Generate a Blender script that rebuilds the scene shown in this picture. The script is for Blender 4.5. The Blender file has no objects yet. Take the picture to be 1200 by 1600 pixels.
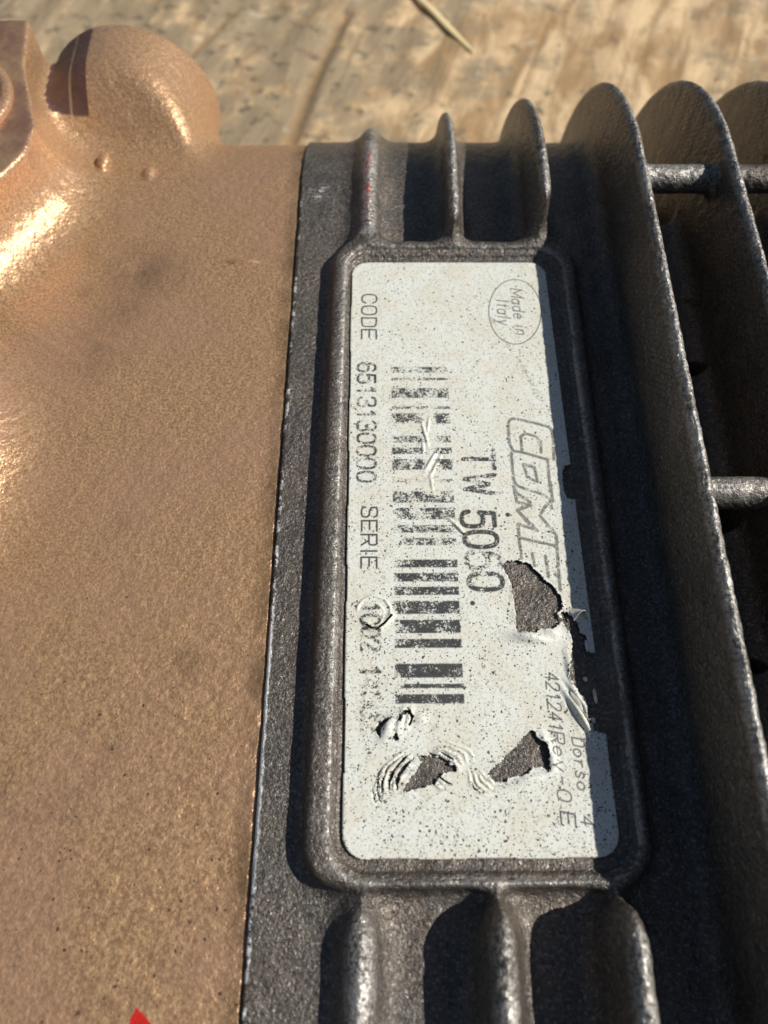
import bpy, math, numpy as np
from mathutils import Vector

# ---------------------------------------------------------------- camera, sky, sun
MM = 0.001                                   # everything below is laid out in millimetres
scene = bpy.context.scene
COL = scene.collection

cam_data = bpy.data.cameras.new("camera")
cam = bpy.data.objects.new("camera", cam_data)
COL.objects.link(cam)
cam.location = (-13.60 * MM, -54.92 * MM, 108.78 * MM)
cam.rotation_euler = (0.45939, -0.00808, -0.00634)
cam_data.sensor_fit = 'VERTICAL'
cam_data.sensor_height = 24.0
cam_data.lens = 24.0 * 1202.0 / 1600.0       # same field of view as the phone's main lens
cam_data.clip_start = 0.005
cam_data.clip_end = 10.0
cam_data.dof.use_dof = True
cam_data.dof.focus_distance = 0.118
cam_data.dof.aperture_fstop = cam_data.lens / 1.35
scene.camera = cam

SUN_ELEV, SUN_AZ = math.radians(43.0), math.radians(4.0)   # azimuth measured from +X towards +Y
world = bpy.data.worlds.new("World")
scene.world = world
world.use_nodes = True
wn = world.node_tree.nodes
wn.clear()
sky = wn.new("ShaderNodeTexSky")
sky.sky_type = 'NISHITA'
sky.sun_disc = False
sky.sun_elevation = SUN_ELEV
sky.sun_rotation = math.pi / 2 - SUN_AZ
bg = wn.new("ShaderNodeBackground")
bg.inputs["Strength"].default_value = 0.05
wo = wn.new("ShaderNodeOutputWorld")
world.node_tree.links.new(sky.outputs[0], bg.inputs[0])
world.node_tree.links.new(bg.outputs[0], wo.inputs[0])

sun_data = bpy.data.lights.new("sun", 'SUN')
sun_data.energy = 4.9
sun_data.angle = math.radians(0.5)
sun_data.color = (1.0, 0.965, 0.90)
sun = bpy.data.objects.new("sun", sun_data)
COL.objects.link(sun)
sdir = Vector((math.cos(SUN_ELEV) * math.cos(SUN_AZ), math.cos(SUN_ELEV) * math.sin(SUN_AZ), math.sin(SUN_ELEV)))
sun.rotation_euler = sdir.to_track_quat('Z', 'Y').to_euler()
sun.location = sdir * 1.0

scene.view_settings.view_transform = 'Standard'
scene.view_settings.look = 'None'
scene.view_settings.exposure = 0.0
scene.view_settings.gamma = 1.0

# ---------------------------------------------------------------- node helper
class Mat:
    def __init__(self, name):
        self.m = bpy.data.materials.new(name)
        self.m.use_nodes = True
        self.t = self.m.node_tree
        self.t.nodes.clear()
        self.out = self.t.nodes.new("ShaderNodeOutputMaterial")
        self.p = self.t.nodes.new("ShaderNodeBsdfPrincipled")
        self.t.links.new(self.p.outputs[0], self.out.inputs[0])
        tc = self.t.nodes.new("ShaderNodeTexCoord")
        self.co = self.vm('SCALE', tc.outputs["Object"], scale=1000.0)      # mm
        sp = self.t.nodes.new("ShaderNodeSeparateXYZ")
        self.link(self.co, sp.inputs[0])
        self.x, self.y, self.z = sp.outputs
    def link(self, a, b): self.t.links.new(a, b)
    def put(self, sock, v):
        if hasattr(v, "is_output"): self.link(v, sock)
        else: sock.default_value = v
    def vm(self, op, a, b=None, scale=None):
        n = self.t.nodes.new("ShaderNodeVectorMath"); n.operation = op
        self.put(n.inputs[0], a)
        if b is not None: self.put(n.inputs[1], b)
        if scale is not None: n.inputs["Scale"].default_value = scale
        return n.outputs[0]
    def m2(self, op, a, b=0.0, clamp=False):
        n = self.t.nodes.new("ShaderNodeMath"); n.operation = op; n.use_clamp = clamp
        self.put(n.inputs[0], a); self.put(n.inputs[1], b)
        return n.outputs[0]
    def add(self, a, b): return self.m2('ADD', a, b)
    def sub(self, a, b): return self.m2('SUBTRACT', a, b)
    def mul(self, a, b): return self.m2('MULTIPLY', a, b)
    def mx(self, a, b): return self.m2('MAXIMUM', a, b)
    def ss(self, v, lo, hi):
        n = self.t.nodes.new("ShaderNodeMapRange"); n.interpolation_type = 'SMOOTHSTEP'
        self.put(n.inputs[0], v)
        a, b, c, d = lo, hi, 0.0, 1.0
        if lo > hi: a, b, c, d = hi, lo, 1.0, 0.0
        n.inputs[1].default_value = a; n.inputs[2].default_value = b
        n.inputs[3].default_value = c; n.inputs[4].default_value = d
        return n.outputs[0]
    def noise(self, scale, detail=2.0, rough=0.5, vec=None, stretch=None, dist=0.0, off=0.0):
        n = self.t.nodes.new("ShaderNodeTexNoise")
        v = self.co if vec is None else vec
        if stretch is not None: v = self.vm('MULTIPLY', v, stretch)
        if off: v = self.vm('ADD', v, (off, off * 1.7, off * 0.6))
        self.link(v, n.inputs["Vector"])
        n.inputs["Scale"].default_value = scale; n.inputs["Detail"].default_value = detail
        n.inputs["Roughness"].default_value = rough; n.inputs["Distortion"].default_value = dist
        return n.outputs[0]
    def noise_col(self, scale):
        n = self.t.nodes.new("ShaderNodeTexNoise"); self.link(self.co, n.inputs["Vector"])
        n.inputs["Scale"].default_value = scale
        return n.outputs["Color"]
    def voro(self, scale, vec=None, rnd=1.0):
        n = self.t.nodes.new("ShaderNodeTexVoronoi")
        self.link(self.co if vec is None else vec, n.inputs["Vector"])
        n.inputs["Scale"].default_value = scale; n.inputs["Randomness"].default_value = rnd
        return n.outputs["Distance"], n.outputs["Color"]
    def chan(self, c, i):
        n = self.t.nodes.new("ShaderNodeSeparateColor"); self.link(c, n.inputs[0]); return n.outputs[i]
    def mix(self, f, a, b):
        n = self.t.nodes.new("ShaderNodeMix"); n.data_type = 'RGBA'
        self.put(n.inputs[0], f)
        for s, v in ((n.inputs[6], a), (n.inputs[7], b)):
            if isinstance(v, tuple): v = v + (1.0,) if len(v) == 3 else v
            self.put(s, v)
        return n.outputs[2]
    def mixf(self, f, a, b): return self.add(self.mul(f, b), self.mul(self.m2('SUBTRACT', 1.0, f), a))
    def attr(self, name):
        n = self.t.nodes.new("ShaderNodeAttribute"); n.attribute_name = name; return n.outputs["Fac"]
    def bump(self, h, dist, strength=1.0, normal=None):
        n = self.t.nodes.new("ShaderNodeBump"); self.put(n.inputs["Height"], h)
        n.inputs["Distance"].default_value = dist * MM; n.inputs["Strength"].default_value = strength
        if normal is not None: self.link(normal, n.inputs["Normal"])
        return n.outputs[0]
    def set(self, **k):
        for key, v in k.items():
            if isinstance(v, tuple) and len(v) == 3: v = v + (1.0,)
            self.put(self.p.inputs[key.replace("_", " ")], v)
        return self.m
    def spot(self, px, py, r, soft):             # round mask in the XY plane
        d = self.m2('SQRT', self.add(self.m2('POWER', self.sub(self.x, px), 2.0), self.m2('POWER', self.sub(self.y, py), 2.0)))
        return self.ss(d, r + soft, r - soft)

# ---------------------------------------------------------------- materials
def cast_paint():
    M = Mat("dark_cast_paint")
    warp = M.vm('ADD', M.co, M.vm('SCALE', M.vm('SUBTRACT', M.noise_col(0.9), (0.5, 0.5, 0.5)), scale=0.8))
    grain = M.noise(1.45, 3.0, 0.62, vec=warp)
    fine = M.noise(3.6, 2.0, 0.6, off=7.0)
    flake = M.ss(M.noise(2.3, 1.5, 0.5, off=31.0), 0.52, 0.68)
    big = M.noise(0.07, 3.0, 0.6)
    c = M.mix(M.ss(big, 0.35, 0.65), (0.082, 0.070, 0.059), (0.120, 0.094, 0.071))
    c = M.mix(M.mul(flake, 0.5), c, (0.33, 0.30, 0.265))
    c = M.mix(M.mul(M.ss(grain, 0.5, 0.34), 0.6), c, (0.018, 0.016, 0.014))
    # brown oil film in patches
    c = M.mix(M.mul(M.ss(M.noise(0.11, 4.0, 0.65, off=23.0), 0.54, 0.7), 0.5), c, (0.062, 0.042, 0.026))
    # crests and rims: sun highlight painted in as pale specks, with some rubbed-bare wear
    rub_glint = M.mul(M.attr("rub_glint"), M.ss(M.add(M.noise(1.6, 3.0, 0.7, off=51.0), M.mul(M.noise(0.14, 2.0, 0.5, off=8.0), 0.5)), 0.60, 0.86))
    c = M.mix(M.mul(rub_glint, 0.9), c, (0.60, 0.57, 0.52))
    # dull dust film and long scuffs
    c = M.mix(M.mul(M.ss(M.noise(0.17, 4.0, 0.7, off=61.0), 0.52, 0.75), 0.3), c, (0.21, 0.185, 0.155))
    scf = M.ss(M.noise(0.5, 3.0, 0.6, stretch=(0.25, 2.2, 1.0), off=71.0), 0.69, 0.74)
    c = M.mix(M.mul(scf, 0.4), c, (0.36, 0.345, 0.32))
    # chipped bright edge along the joint with the bronze head
    xe = M.sub(M.x, M.mul(M.y, 0.009))
    edge = M.ss(M.add(xe, M.mul(M.noise(0.8, 3.0, 0.7, off=19.0), 0.9)), -28.3, -28.6)
    along = M.mul(M.ss(M.y, -5.0, -28.0), M.ss(M.y, -66.0, -48.0))
    chip = M.mul(M.mul(edge, M.ss(M.y, 80.0, 60.0)), M.ss(M.add(M.noise(0.55, 3.0, 0.7, off=11.0), M.mul(along, 0.2)), 0.52, 0.6))
    c = M.mix(chip, c, (0.8, 0.79, 0.76))
    # scraped patch on the flange and red paint flecks on the lowest fin
    sc = M.mul(M.spot(-24.6, 72.0, 1.9, 1.2), M.ss(M.noise(0.9, 3.0, 0.7, stretch=(0.4, 1.6, 1.0)), 0.52, 0.6))
    c = M.mix(sc, c, (0.5, 0.49, 0.48))
    xr = M.m2('ABSOLUTE', M.sub(M.sub(M.x, M.mul(M.y, 0.016)), -16.3))
    red = M.mul(M.mul(M.ss(xr, 0.8, 0.35), M.mul(M.ss(M.y, 57.0, 74.0), M.ss(M.y, 84.0, 80.0))), M.ss(M.noise(0.6, 3.0, 0.7, off=5.0), 0.50, 0.56))
    c = M.mix(M.mul(red, 0.85), c, (0.55, 0.03, 0.02))
    h = M.mul(M.add(grain, M.mul(fine, 0.3)), M.add(0.55, M.mul(M.ss(M.noise(0.2, 3.0, 0.6, off=81.0), 0.35, 0.65), 0.7)))
    return M.set(Base_Color=c, Roughness=M.mixf(flake, 0.45, 0.32), Metallic=M.add(0.32, M.mul(rub_glint, 0.4)),
                 Specular_IOR_Level=0.45, Coat_Weight=0.5, Coat_Roughness=0.27, Normal=M.bump(h, 0.35),
                 Coat_Normal=M.bump(M.add(grain, M.mul(fine, 0.6)), 0.4))

def bronze_paint(bare=False):
    M = Mat("bronze_paint_worn" if bare else "bronze_paint")
    g1 = M.noise(2.3, 2.0, 0.65)
    g2 = M.noise(0.8, 2.0, 0.55, off=9.0)
    big = M.noise(0.045, 4.0, 0.6)
    c = M.mix(M.ss(M.mixf(M.ss(M.y, 20.0, -50.0), g1, M.noise(1.9, 3.0, 0.65, off=25.0)), 0.34, 0.68), (0.36, 0.202, 0.108), (0.63, 0.40, 0.208))
    c = M.mix(M.mul(M.ss(big, 0.4, 0.62), 0.45), c, (0.49, 0.285, 0.19))
    # oily smudges
    n1 = M.noise(0.09, 4.0, 0.65, off=2.0)
    sm = M.mx(M.mx(M.spot(-57.5, 51.0, 3.0, 10.0), M.spot(-63.0, 33.0, 2.0, 8.0)), M.mx(M.spot(-60.5, 42.0, 2.0, 7.0), M.mul(M.ss(M.noise(0.05, 3.0, 0.6, off=77.0), 0.6, 0.75), 0.5)))
    sm = M.mul(sm, M.ss(n1, 0.33, 0.56))
    c = M.mix(M.mul(sm, 0.8), c, (0.085, 0.06, 0.035))
    scr = M.ss(M.noise(0.35, 3.0, 0.6, stretch=(2.6, 0.3, 1.0), off=15.0), 0.70, 0.74)
    c = M.mix(M.mul(scr, 0.35), c, (0.70, 0.50, 0.30))
    # grime along the joint
    xe = M.sub(M.x, M.mul(M.y, 0.009))
    gr = M.mul(M.ss(xe, -33.4, -30.2), M.ss(M.noise(0.12, 3.0, 0.6, off=4.0), 0.15, 0.85))
    c = M.mix(M.mul(gr, 0.8), c, (0.075, 0.05, 0.02))
    # dark spots, denser near the viewer
    dots = 0.0
    for sc, lim in ((0.40, 1.17), (0.85, 1.03), (1.6, 1.0)):
        vd, vc = M.voro(sc, M.vm('ADD', M.co, M.vm('SCALE', M.vm('SUBTRACT', M.noise_col(0.9), (0.5, 0.5, 0.5)), scale=0.7)))
        pick = M.ss(M.add(M.chan(vc, 0), M.mul(M.ss(M.y, 10.0, -62.0), 0.27)), lim, lim + 0.02)
        size = M.mul(M.add(0.3, M.chan(vc, 1)), 0.19)
        d = M.mul(pick, M.ss(M.sub(vd, size), 0.04, -0.06))
        dots = d if dots == 0.0 else M.mx(dots, d)
    c = M.mix(M.mul(dots, 0.9), c, (0.04, 0.025, 0.015))
    # red paint mark at the near edge
    n3 = M.noise(0.8, 3.0, 0.6)
    er = M.add(M.mul(M.sub(M.x, -43.0), 0.61), M.mul(M.sub(M.y, -67.4), 0.79))
    el = M.add(M.mul(M.sub(M.x, -43.0), -0.89), M.mul(M.sub(M.y, -67.4), 0.46))
    rd = M.add(M.mx(er, el), M.mul(M.sub(n3, 0.5), 1.1))
    red = M.mul(M.ss(rd, 0.06, -0.06), M.ss(M.y, -76.0, -74.0))
    c = M.mix(red, c, (0.50, 0.02, 0.012))
    met = M.mul(M.m2('SUBTRACT', 1.0, M.mx(red, dots)), 0.45)
    h = M.add(M.mul(g1, 0.45), g2)
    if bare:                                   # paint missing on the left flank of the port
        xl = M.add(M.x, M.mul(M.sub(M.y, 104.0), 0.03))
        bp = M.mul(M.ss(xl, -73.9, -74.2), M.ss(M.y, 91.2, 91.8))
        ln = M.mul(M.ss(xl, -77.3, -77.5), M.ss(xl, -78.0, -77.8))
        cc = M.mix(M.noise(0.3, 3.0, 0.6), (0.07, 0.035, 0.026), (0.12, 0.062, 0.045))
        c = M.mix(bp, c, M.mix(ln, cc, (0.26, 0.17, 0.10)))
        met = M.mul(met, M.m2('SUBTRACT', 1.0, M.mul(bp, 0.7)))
    return M.set(Base_Color=c, Roughness=M.add(0.38, M.mul(sm, 0.1)), Metallic=met, Normal=M.bump(h, 0.22))

def bare_copper():
    M = Mat("machined_bronze")
    n = M.noise(0.12, 4.0, 0.65)
    c = M.mix(M.ss(n, 0.35, 0.65), (0.30, 0.165, 0.11), (0.45, 0.285, 0.165))
    c = M.mix(M.mul(M.ss(M.noise(0.5, 3.0, 0.6), 0.6, 0.7), 0.6), c, (0.42, 0.27, 0.12))
    return M.set(Base_Color=c, Roughness=0.45, Metallic=0.55, Normal=M.bump(M.noise(0.8, 3.0, 0.6), 0.12))

def label_vinyl():
    M = Mat("printed_white_vinyl")
    mott = M.noise(0.16, 4.0, 0.6)
    c = M.mix(M.ss(mott, 0.35, 0.7), (0.71, 0.725, 0.665), (0.68, 0.655, 0.55))
    fine = M.noise(3.2, 2.0, 0.6)
    c = M.mix(M.mul(M.ss(fine, 0.48, 0.68), 0.62), c, (0.42, 0.38, 0.30))
    # ink worn through in specks
    w1 = M.noise(3.2, 4.0, 0.75, off=13.0)
    w2 = M.noise(0.6, 2.0, 0.5, off=4.0)
    worn = M.add(M.mul(w1, 0.7), M.mul(w2, 0.3))
    ink = M.mul(M.attr("ink"), M.ss(M.sub(worn, M.mul(M.attr("wear"), 0.30)), 0.335, 0.405))
    c = M.mix(M.mul(ink, 0.95), c, (0.02, 0.021, 0.026))
    grey = M.mul(M.attr("grey_ink"), M.ss(worn, 0.36, 0.5))
    c = M.mix(M.mul(grey, 0.8), c, (0.075, 0.075, 0.07))
    # brown trail
    st = M.mul(M.attr("stain"), M.ss(M.noise(2.2, 2.0, 0.6, off=1.0), 0.46, 0.6))
    c = M.mix(M.mul(st, 0.75), c, (0.30, 0.20, 0.09))
    # dirt specks, denser towards the near end
    dens = M.ss(M.y, 40.0, -48.0)
    for sc, lim, r in ((3.0, 0.80, 0.36), (1.7, 0.80, 0.31), (0.9, 0.98, 0.2)):
        wv = M.vm('ADD', M.co, M.vm('SCALE', M.vm('SUBTRACT', M.noise_col(1.4), (0.5, 0.5, 0.5)), scale=0.7))
        vd, vc = M.voro(sc, wv)
        size = M.mul(M.add(0.25, M.mul(M.chan(vc, 1), 0.75)), r)
        pick = M.ss(M.add(M.chan(vc, 0), M.mul(M.mul(dens, M.add(0.55, M.mul(M.ss(M.noise(0.13, 3.0, 0.65, off=91.0), 0.36, 0.64), 0.75))), 0.42)), lim, lim + 0.02)
        d = M.mul(pick, M.ss(M.sub(vd, size), 0.04, -0.03))
        c = M.mix(M.mul(d, 0.9), c, (0.035, 0.032, 0.03))
    b = M.add(M.noise(0.5, 3.0, 0.5), M.mul(fine, 0.25))
    return M.set(Base_Color=c, Roughness=0.5, Specular_IOR_Level=0.35, Normal=M.bump(b, 0.07))

def flap_vinyl():
    M = Mat("curled_vinyl")
    c = M.mix(M.ss(M.noise(0.8, 4.0, 0.6), 0.4, 0.65), (0.72, 0.72, 0.66), (0.55, 0.5, 0.4))
    return M.set(Base_Color=c, Roughness=0.45)

def old_wood():
    M = Mat("weathered_wood")
    ca, sa = math.cos(WOOD_ANG), math.sin(WOOD_ANG)
    u = M.add(M.mul(M.x, ca), M.mul(M.y, sa))
    v = M.sub(M.mul(M.y, ca), M.mul(M.x, sa))
    cb = M.t.nodes.new("ShaderNodeCombineXYZ"); M.link(u, cb.inputs[0]); M.link(v, cb.inputs[1])
    gv = cb.outputs[0]
    grain = M.noise(0.085, 5.0, 0.62, vec=gv, stretch=(0.35, 1.0, 1.0), dist=0.6)
    fine = M.noise(0.55, 4.0, 0.7, vec=gv, stretch=(0.08, 1.0, 1.0), off=6.0)
    blot = M.noise(0.055, 5.0, 0.65, off=3.0)
    c = M.mix(M.ss(grain, 0.36, 0.64), (0.37, 0.235, 0.115), (0.68, 0.49, 0.285))
    c = M.mix(M.mul(M.ss(fine, 0.55, 0.78), 0.4), c, (0.26, 0.16, 0.08))
    left = M.ss(M.x, 60.0, -70.0)
    gm = M.ss(M.add(blot, M.mul(left, 0.17)), 0.49, 0.68)
    c = M.mix(M.mul(gm, 0.75), c, (0.27, 0.215, 0.14))
    dk = M.ss(M.add(M.noise(0.13, 5.0, 0.7, off=17.0), M.mul(left, 0.05)), 0.57, 0.7)
    c = M.mix(M.mul(dk, 0.9), c, (0.15, 0.12, 0.08))
    tl = M.ss(M.noise(0.11, 4.0, 0.6, off=41.0), 0.62, 0.72)
    c = M.mix(M.mul(tl, 0.4), c, (0.62, 0.56, 0.42))
    c = M.mix(M.mul(M.attr("crack"), 0.6), c, (0.24, 0.135, 0.055))
    h = M.add(grain, M.mul(fine, 0.5))
    return M.set(Base_Color=c, Roughness=0.75, Specular_IOR_Level=0.25, Normal=M.bump(h, 1.0))

def splinter_wood():
    M = Mat("fresh_splinter")
    c = M.mix(M.noise(0.6, 3.0, 0.6), (0.74, 0.56, 0.28), (0.80, 0.66, 0.38))
    return M.set(Base_Color=c, Roughness=0.6)

WOOD_ANG = math.radians(70.0)
MAT_CAST, MAT_BRONZE, MAT_COPPER, MAT_PORT = cast_paint(), bronze_paint(), bare_copper(), bronze_paint(True)
MAT_LABEL, MAT_FLAP, MAT_WOOD, MAT_SPLINTER = label_vinyl(), flap_vinyl(), old_wood(), splinter_wood()

# ---------------------------------------------------------------- mesh helpers
def empty(name, parent=None):
    o = bpy.data.objects.new(name, None); COL.objects.link(o); o.parent = parent
    o.empty_display_size = 0.02
    return o

def mesh_obj(name, V, F, mat, parent=None, normals=None, attrs=None, smooth=True):
    V = np.asarray(V, np.float32) * MM
    F = np.asarray(F, np.int32)
    k = F.shape[1]
    me = bpy.data.meshes.new(name)
    me.vertices.add(len(V)); me.vertices.foreach_set("co", V.ravel())
    me.loops.add(F.size); me.loops.foreach_set("vertex_index", F.ravel())
    me.polygons.add(len(F)); me.polygons.foreach_set("loop_start", np.arange(0, F.size, k, dtype=np.int32))
    me.update(calc_edges=True)
    me.polygons.foreach_set("use_smooth", np.full(len(F), smooth))
    if normals is not None:
        me.normals_split_custom_set_from_vertices(np.asarray(normals, np.float32).tolist())
    for an, av in (attrs or {}).items():
        a = me.attributes.new(an, 'FLOAT', 'POINT'); a.data.foreach_set("value", np.asarray(av, np.float32))
    me.materials.append(mat)
    o = bpy.data.objects.new(name, me); COL.objects.link(o); o.parent = parent
    return o

def smin(a, b, k):
    h = np.maximum(k - np.abs(a - b), 0.0) / k
    return np.minimum(a, b) - h * h * k * 0.25
def smax(a, b, k): return -smin(-a, -b, k)

def surface_nets(fn, lo, hi, h):
    ax = [np.arange(lo[i], hi[i] + h, h, dtype=np.float32) for i in range(3)]
    V = fn(ax[0][:, None, None], ax[1][None, :, None], ax[2][None, None, :], False)
    n = V.shape
    S = V < 0
    c = np.zeros(tuple(k - 1 for k in n), np.int8)
    for i in (0, 1):
        for j in (0, 1):
            for k in (0, 1):
                c += S[i:n[0] - 1 + i, j:n[1] - 1 + j, k:n[2] - 1 + k]
    cells = np.argwhere((c > 0) & (c < 8))
    idx = np.full(c.shape, -1, np.int32); idx[tuple(cells.T)] = np.arange(len(cells))
    P = np.zeros((len(cells), 3), np.float32); cnt = np.zeros(len(cells), np.float32)
    cor = [(i, j, k) for i in (0, 1) for j in (0, 1) for k in (0, 1)]
    val = {q: V[cells[:, 0] + q[0], cells[:, 1] + q[1], cells[:, 2] + q[2]] for q in cor}
    for a in cor:
        for d in range(3):
            if a[d]: continue
            b = tuple(a[e] + (e == d) for e in range(3))
            va, vb = val[a], val[b]
            m = (va < 0) != (vb < 0)
            t = va[m] / (va[m] - vb[m])
            p = np.tile(np.array(a, np.float32), (m.sum(), 1)); p[:, d] += t
            P[m] += p; cnt[m] += 1
    P = (P / cnt[:, None] + cells) * h + np.array(lo, np.float32)
    quads = []
    for d in range(3):
        e, f = (d + 1) % 3, (d + 2) % 3
        s0 = [slice(1, n[i] - 1) for i in range(3)]; s0[d] = slice(0, n[d] - 1)
        s1 = list(s0); s1[d] = slice(1, n[d])
        A, Bq = S[tuple(s0)], S[tuple(s1)]
        pos = np.argwhere(A != Bq)
        inside = A[tuple(pos.T)]
        base = pos + np.array([0 if i == d else 1 for i in range(3)])
        def at(de, df):
            q = base.copy(); q[:, e] += de; q[:, f] += df
            return idx[tuple(q.T)]
        Q = np.stack([at(-1, -1), at(0, -1), at(0, 0), at(-1, 0)], 1)
        Q[~inside] = Q[~inside][:, ::-1]
        quads.append(Q)
    F = np.concatenate(quads)
    def grad(p, e=0.06):
        g = np.zeros_like(p)
        for d in range(3):
            q = p.copy(); q[:, d] += e; r = p.copy(); r[:, d] -= e
            g[:, d] = (fn(*q.T, True) - fn(*r.T, True)) / (2 * e)
        return g / np.maximum(np.linalg.norm(g, axis=1, keepdims=True), 1e-6)
    for _ in range(3):
        g = grad(P)
        P = P - np.clip(fn(*P.T, True), -0.4, 0.4)[:, None] * g * 0.9
    return P, F, grad(P, 0.1)

def split_parts(P, F, Nn, comps):
    """faces -> nearest component; returns {component index: (V, F, N)}"""
    cen = P[F].mean(1)
    who = np.argmin(np.stack([c(*cen.T) + (0.3 if k else 0.0) for k, c in enumerate(comps)]), 0)
    for k in range(1, len(comps)):                 # stray specks of a part go back to the main casting
        sel = np.where(who == k)[0]
        if len(sel) == 0: continue
        u, inv = np.unique(F[sel], return_inverse=True); f = inv.reshape(-1, 4)
        lab = np.arange(len(u))
        while True:
            old = lab.copy()
            np.minimum.at(lab, f.ravel(), np.repeat(lab[f].min(1), 4)); lab = lab[lab]
            if (lab == old).all(): break
        fl = lab[f[:, 0]]; cnt = np.bincount(fl, minlength=len(u))
        who[sel[fl != cnt.argmax()]] = 0
    res = {}
    for k in range(len(comps)):
        f = F[who == k]
        if len(f) == 0: continue
        u, inv = np.unique(f, return_inverse=True)
        res[k] = (P[u], inv.reshape(f.shape), Nn[u])
    return res

def lumps(x, y, z, s, seed=0.0):
    """smooth irregularity of a sand casting, about -1..1"""
    a = np.sin(x * 0.91 * s + 1.3 * np.sin(y * 0.37 * s + seed) + seed) * np.sin(y * 0.83 * s + 1.1 * np.sin(z * 0.53 * s) + 2.1 + seed)
    b = np.sin(x * 1.9 * s + y * 1.1 * s + 0.7 + seed) * np.sin(z * 2.1 * s - y * 1.7 * s + seed * 2) 
    return 0.65 * a + 0.45 * b

def box2(x, y, cx, cy, hx, hy, r):
    qx, qy = np.abs(x - cx) - hx + r, np.abs(y - cy) - hy + r
    return np.sqrt(np.maximum(qx, 0) ** 2 + np.maximum(qy, 0) ** 2) + np.minimum(np.maximum(qx, qy), 0) - r

def poly_sdf(x, y, pts):
    """signed distance to a polygon (negative inside)"""
    d = np.full(np.shape(x), 1e9, np.float32); s = np.zeros(np.shape(x), bool)
    n = len(pts)
    for i in range(n):
        (ax, ay), (bx, by) = pts[i], pts[(i + 1) % n]
        ex, ey = bx - ax, by - ay
        wx, wy = x - ax, y - ay
        t = np.clip((wx * ex + wy * ey) / (ex * ex + ey * ey + 1e-12), 0, 1)
        d = np.minimum(d, (wx - ex * t) ** 2 + (wy - ey * t) ** 2)
        if ay != by:
            s ^= ((ay > y) != (by > y)) & (x < ex * (y - ay) / (by - ay) + ax)
    d = np.sqrt(d)
    return np.where(s, -d, d)

# ---------------------------------------------------------------- the pump
pump = empty("high_pressure_pump")
pump["label"] = "dark cast finned pump with bronze painted head and torn white data label"
pump["category"] = "pump"

SH = 0.016                                       # the casting sits slightly askew to its label
YC, ZC = 73.0, -42.0                             # axis of the rounded far end

def bent(y, z, top, yc=YC, zc=ZC):
    """distance to a slab with its top at z = top that rounds over beyond y = yc"""
    return np.where(y < yc, z - top, np.sqrt((y - yc) ** 2 + (z - zc) ** 2) - (top - zc))

FINS = [  # x, crest z far, crest z near, half thickness, draft, y range (far, near or through)
    (-16.1, 1.5, 0, 1.0, 0.26, 'far'), (0.1, 6.6, 0, 0.95, 0.10, 'far'), (16.2, 11.7, 0, 1.0, 0.07, 'far'),
    (-14.7, 2.4, 0, 1.2, 0.50, 'near'), (2.3, 6.4, 0, 1.2, 0.27, 'near'), (17.5, 8.8, 0, 1.1, 0.2, 'near'),
    (32.4, 15.8, 0, 1.0, 0.055, 'all'), (48.4, 16.2, 0, 1.0, 0.055, 'all'), (64.4, 16.2, 0, 1.0, 0.055, 'all')]
BARS_Y = [(61.7, 10.4), (-2.6, 9.4)]

def c_body(x, y, z):
    xb = x - SH * y
    d = bent(y, z, -2.0)
    d = smax(d, xb - 34.0, 3.0)
    xe = x - 0.009 * y
    d = smax(d, -29.5 - xe, 0.5)
    low = bent(y, z, -15.0)
    for y0, y1, t in ((46.6, 66, -4.6), (32.6, 47, -5.6), (7, 28.8, -4.8), (-23.5, -2.4, -5.2), (-46, -26, -4.6), (-72, -50, -5.0)):
        low = smin(low, smax(z - t, np.abs(y - (y0 + y1) / 2) - (y1 - y0) / 2, 0.8) + 0 * x, 0.8)
    low = np.maximum(low, 30.0 - xb)
    return smin(d, low, 2.0)

def fin(i):
    xf, zc, _, t0, dr, kind = FINS[i]
    def f(x, y, z):
        xb = x - SH * y - xf
        if kind == 'all': env = bent(y, z, zc, 64.0, -39.0)
        elif kind == 'far': env = bent(y, z, zc, (YC, 70.0, 66.0)[i], -39.0)
        else: env = z - zc
        t = t0 + dr * np.maximum(-env, 0.0)
        d = smax(np.abs(xb) - t, env, 1.9 * t0)
        if kind == 'far': d = smax(d, 55.2 - y, 4.5)
        if kind == 'near': d = smax(d, y + 54.6, 7.0)
        if kind == 'all': d = smax(d, -34.0 - z, 2.0)
        return d
    return f

def bar(k):
    yb, zb = BARS_Y[k]
    def f(x, y, z):
        r = 2.25 + 0.5 * np.clip((zb - z) / 2.4, 0, 1)
        return smax(np.sqrt((y - yb) ** 2 + (z - zb) ** 2) - r, 32.4 - (x - SH * y), 1.0)
    return f

def c_frame(x, y, z):
    xb = x - SH * y
    wall = smax(box2(xb, y, 0.3, 0.75, 22.7, 55.4, 5.5), z - 1.15, 1.6)
    pocket = smax(box2(x - 0.007 * y, y, 0.55, 0.0, 19.1, 52.5, 4.2), -0.12 - z, 0.5)
    step = smax(box2(x - 0.007 * y, y, 0.75, 0.2, 19.9, 53.5, 4.6), 0.55 - z, 0.3)
    return smax(smax(wall, -pocket, 0.4), -step, 0.5)
def c_floor(x, y, z):
    return smax(box2(x - 0.007 * y, y, 0.55, 0.0, 19.4, 52.8, 4.2), z + 0.12, 0.2)

fins = [fin(i) for i in range(len(FINS))]
bars = [bar(k) for k in range(2)]
cast_comps = [c_body, c_frame] + fins + bars

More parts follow.
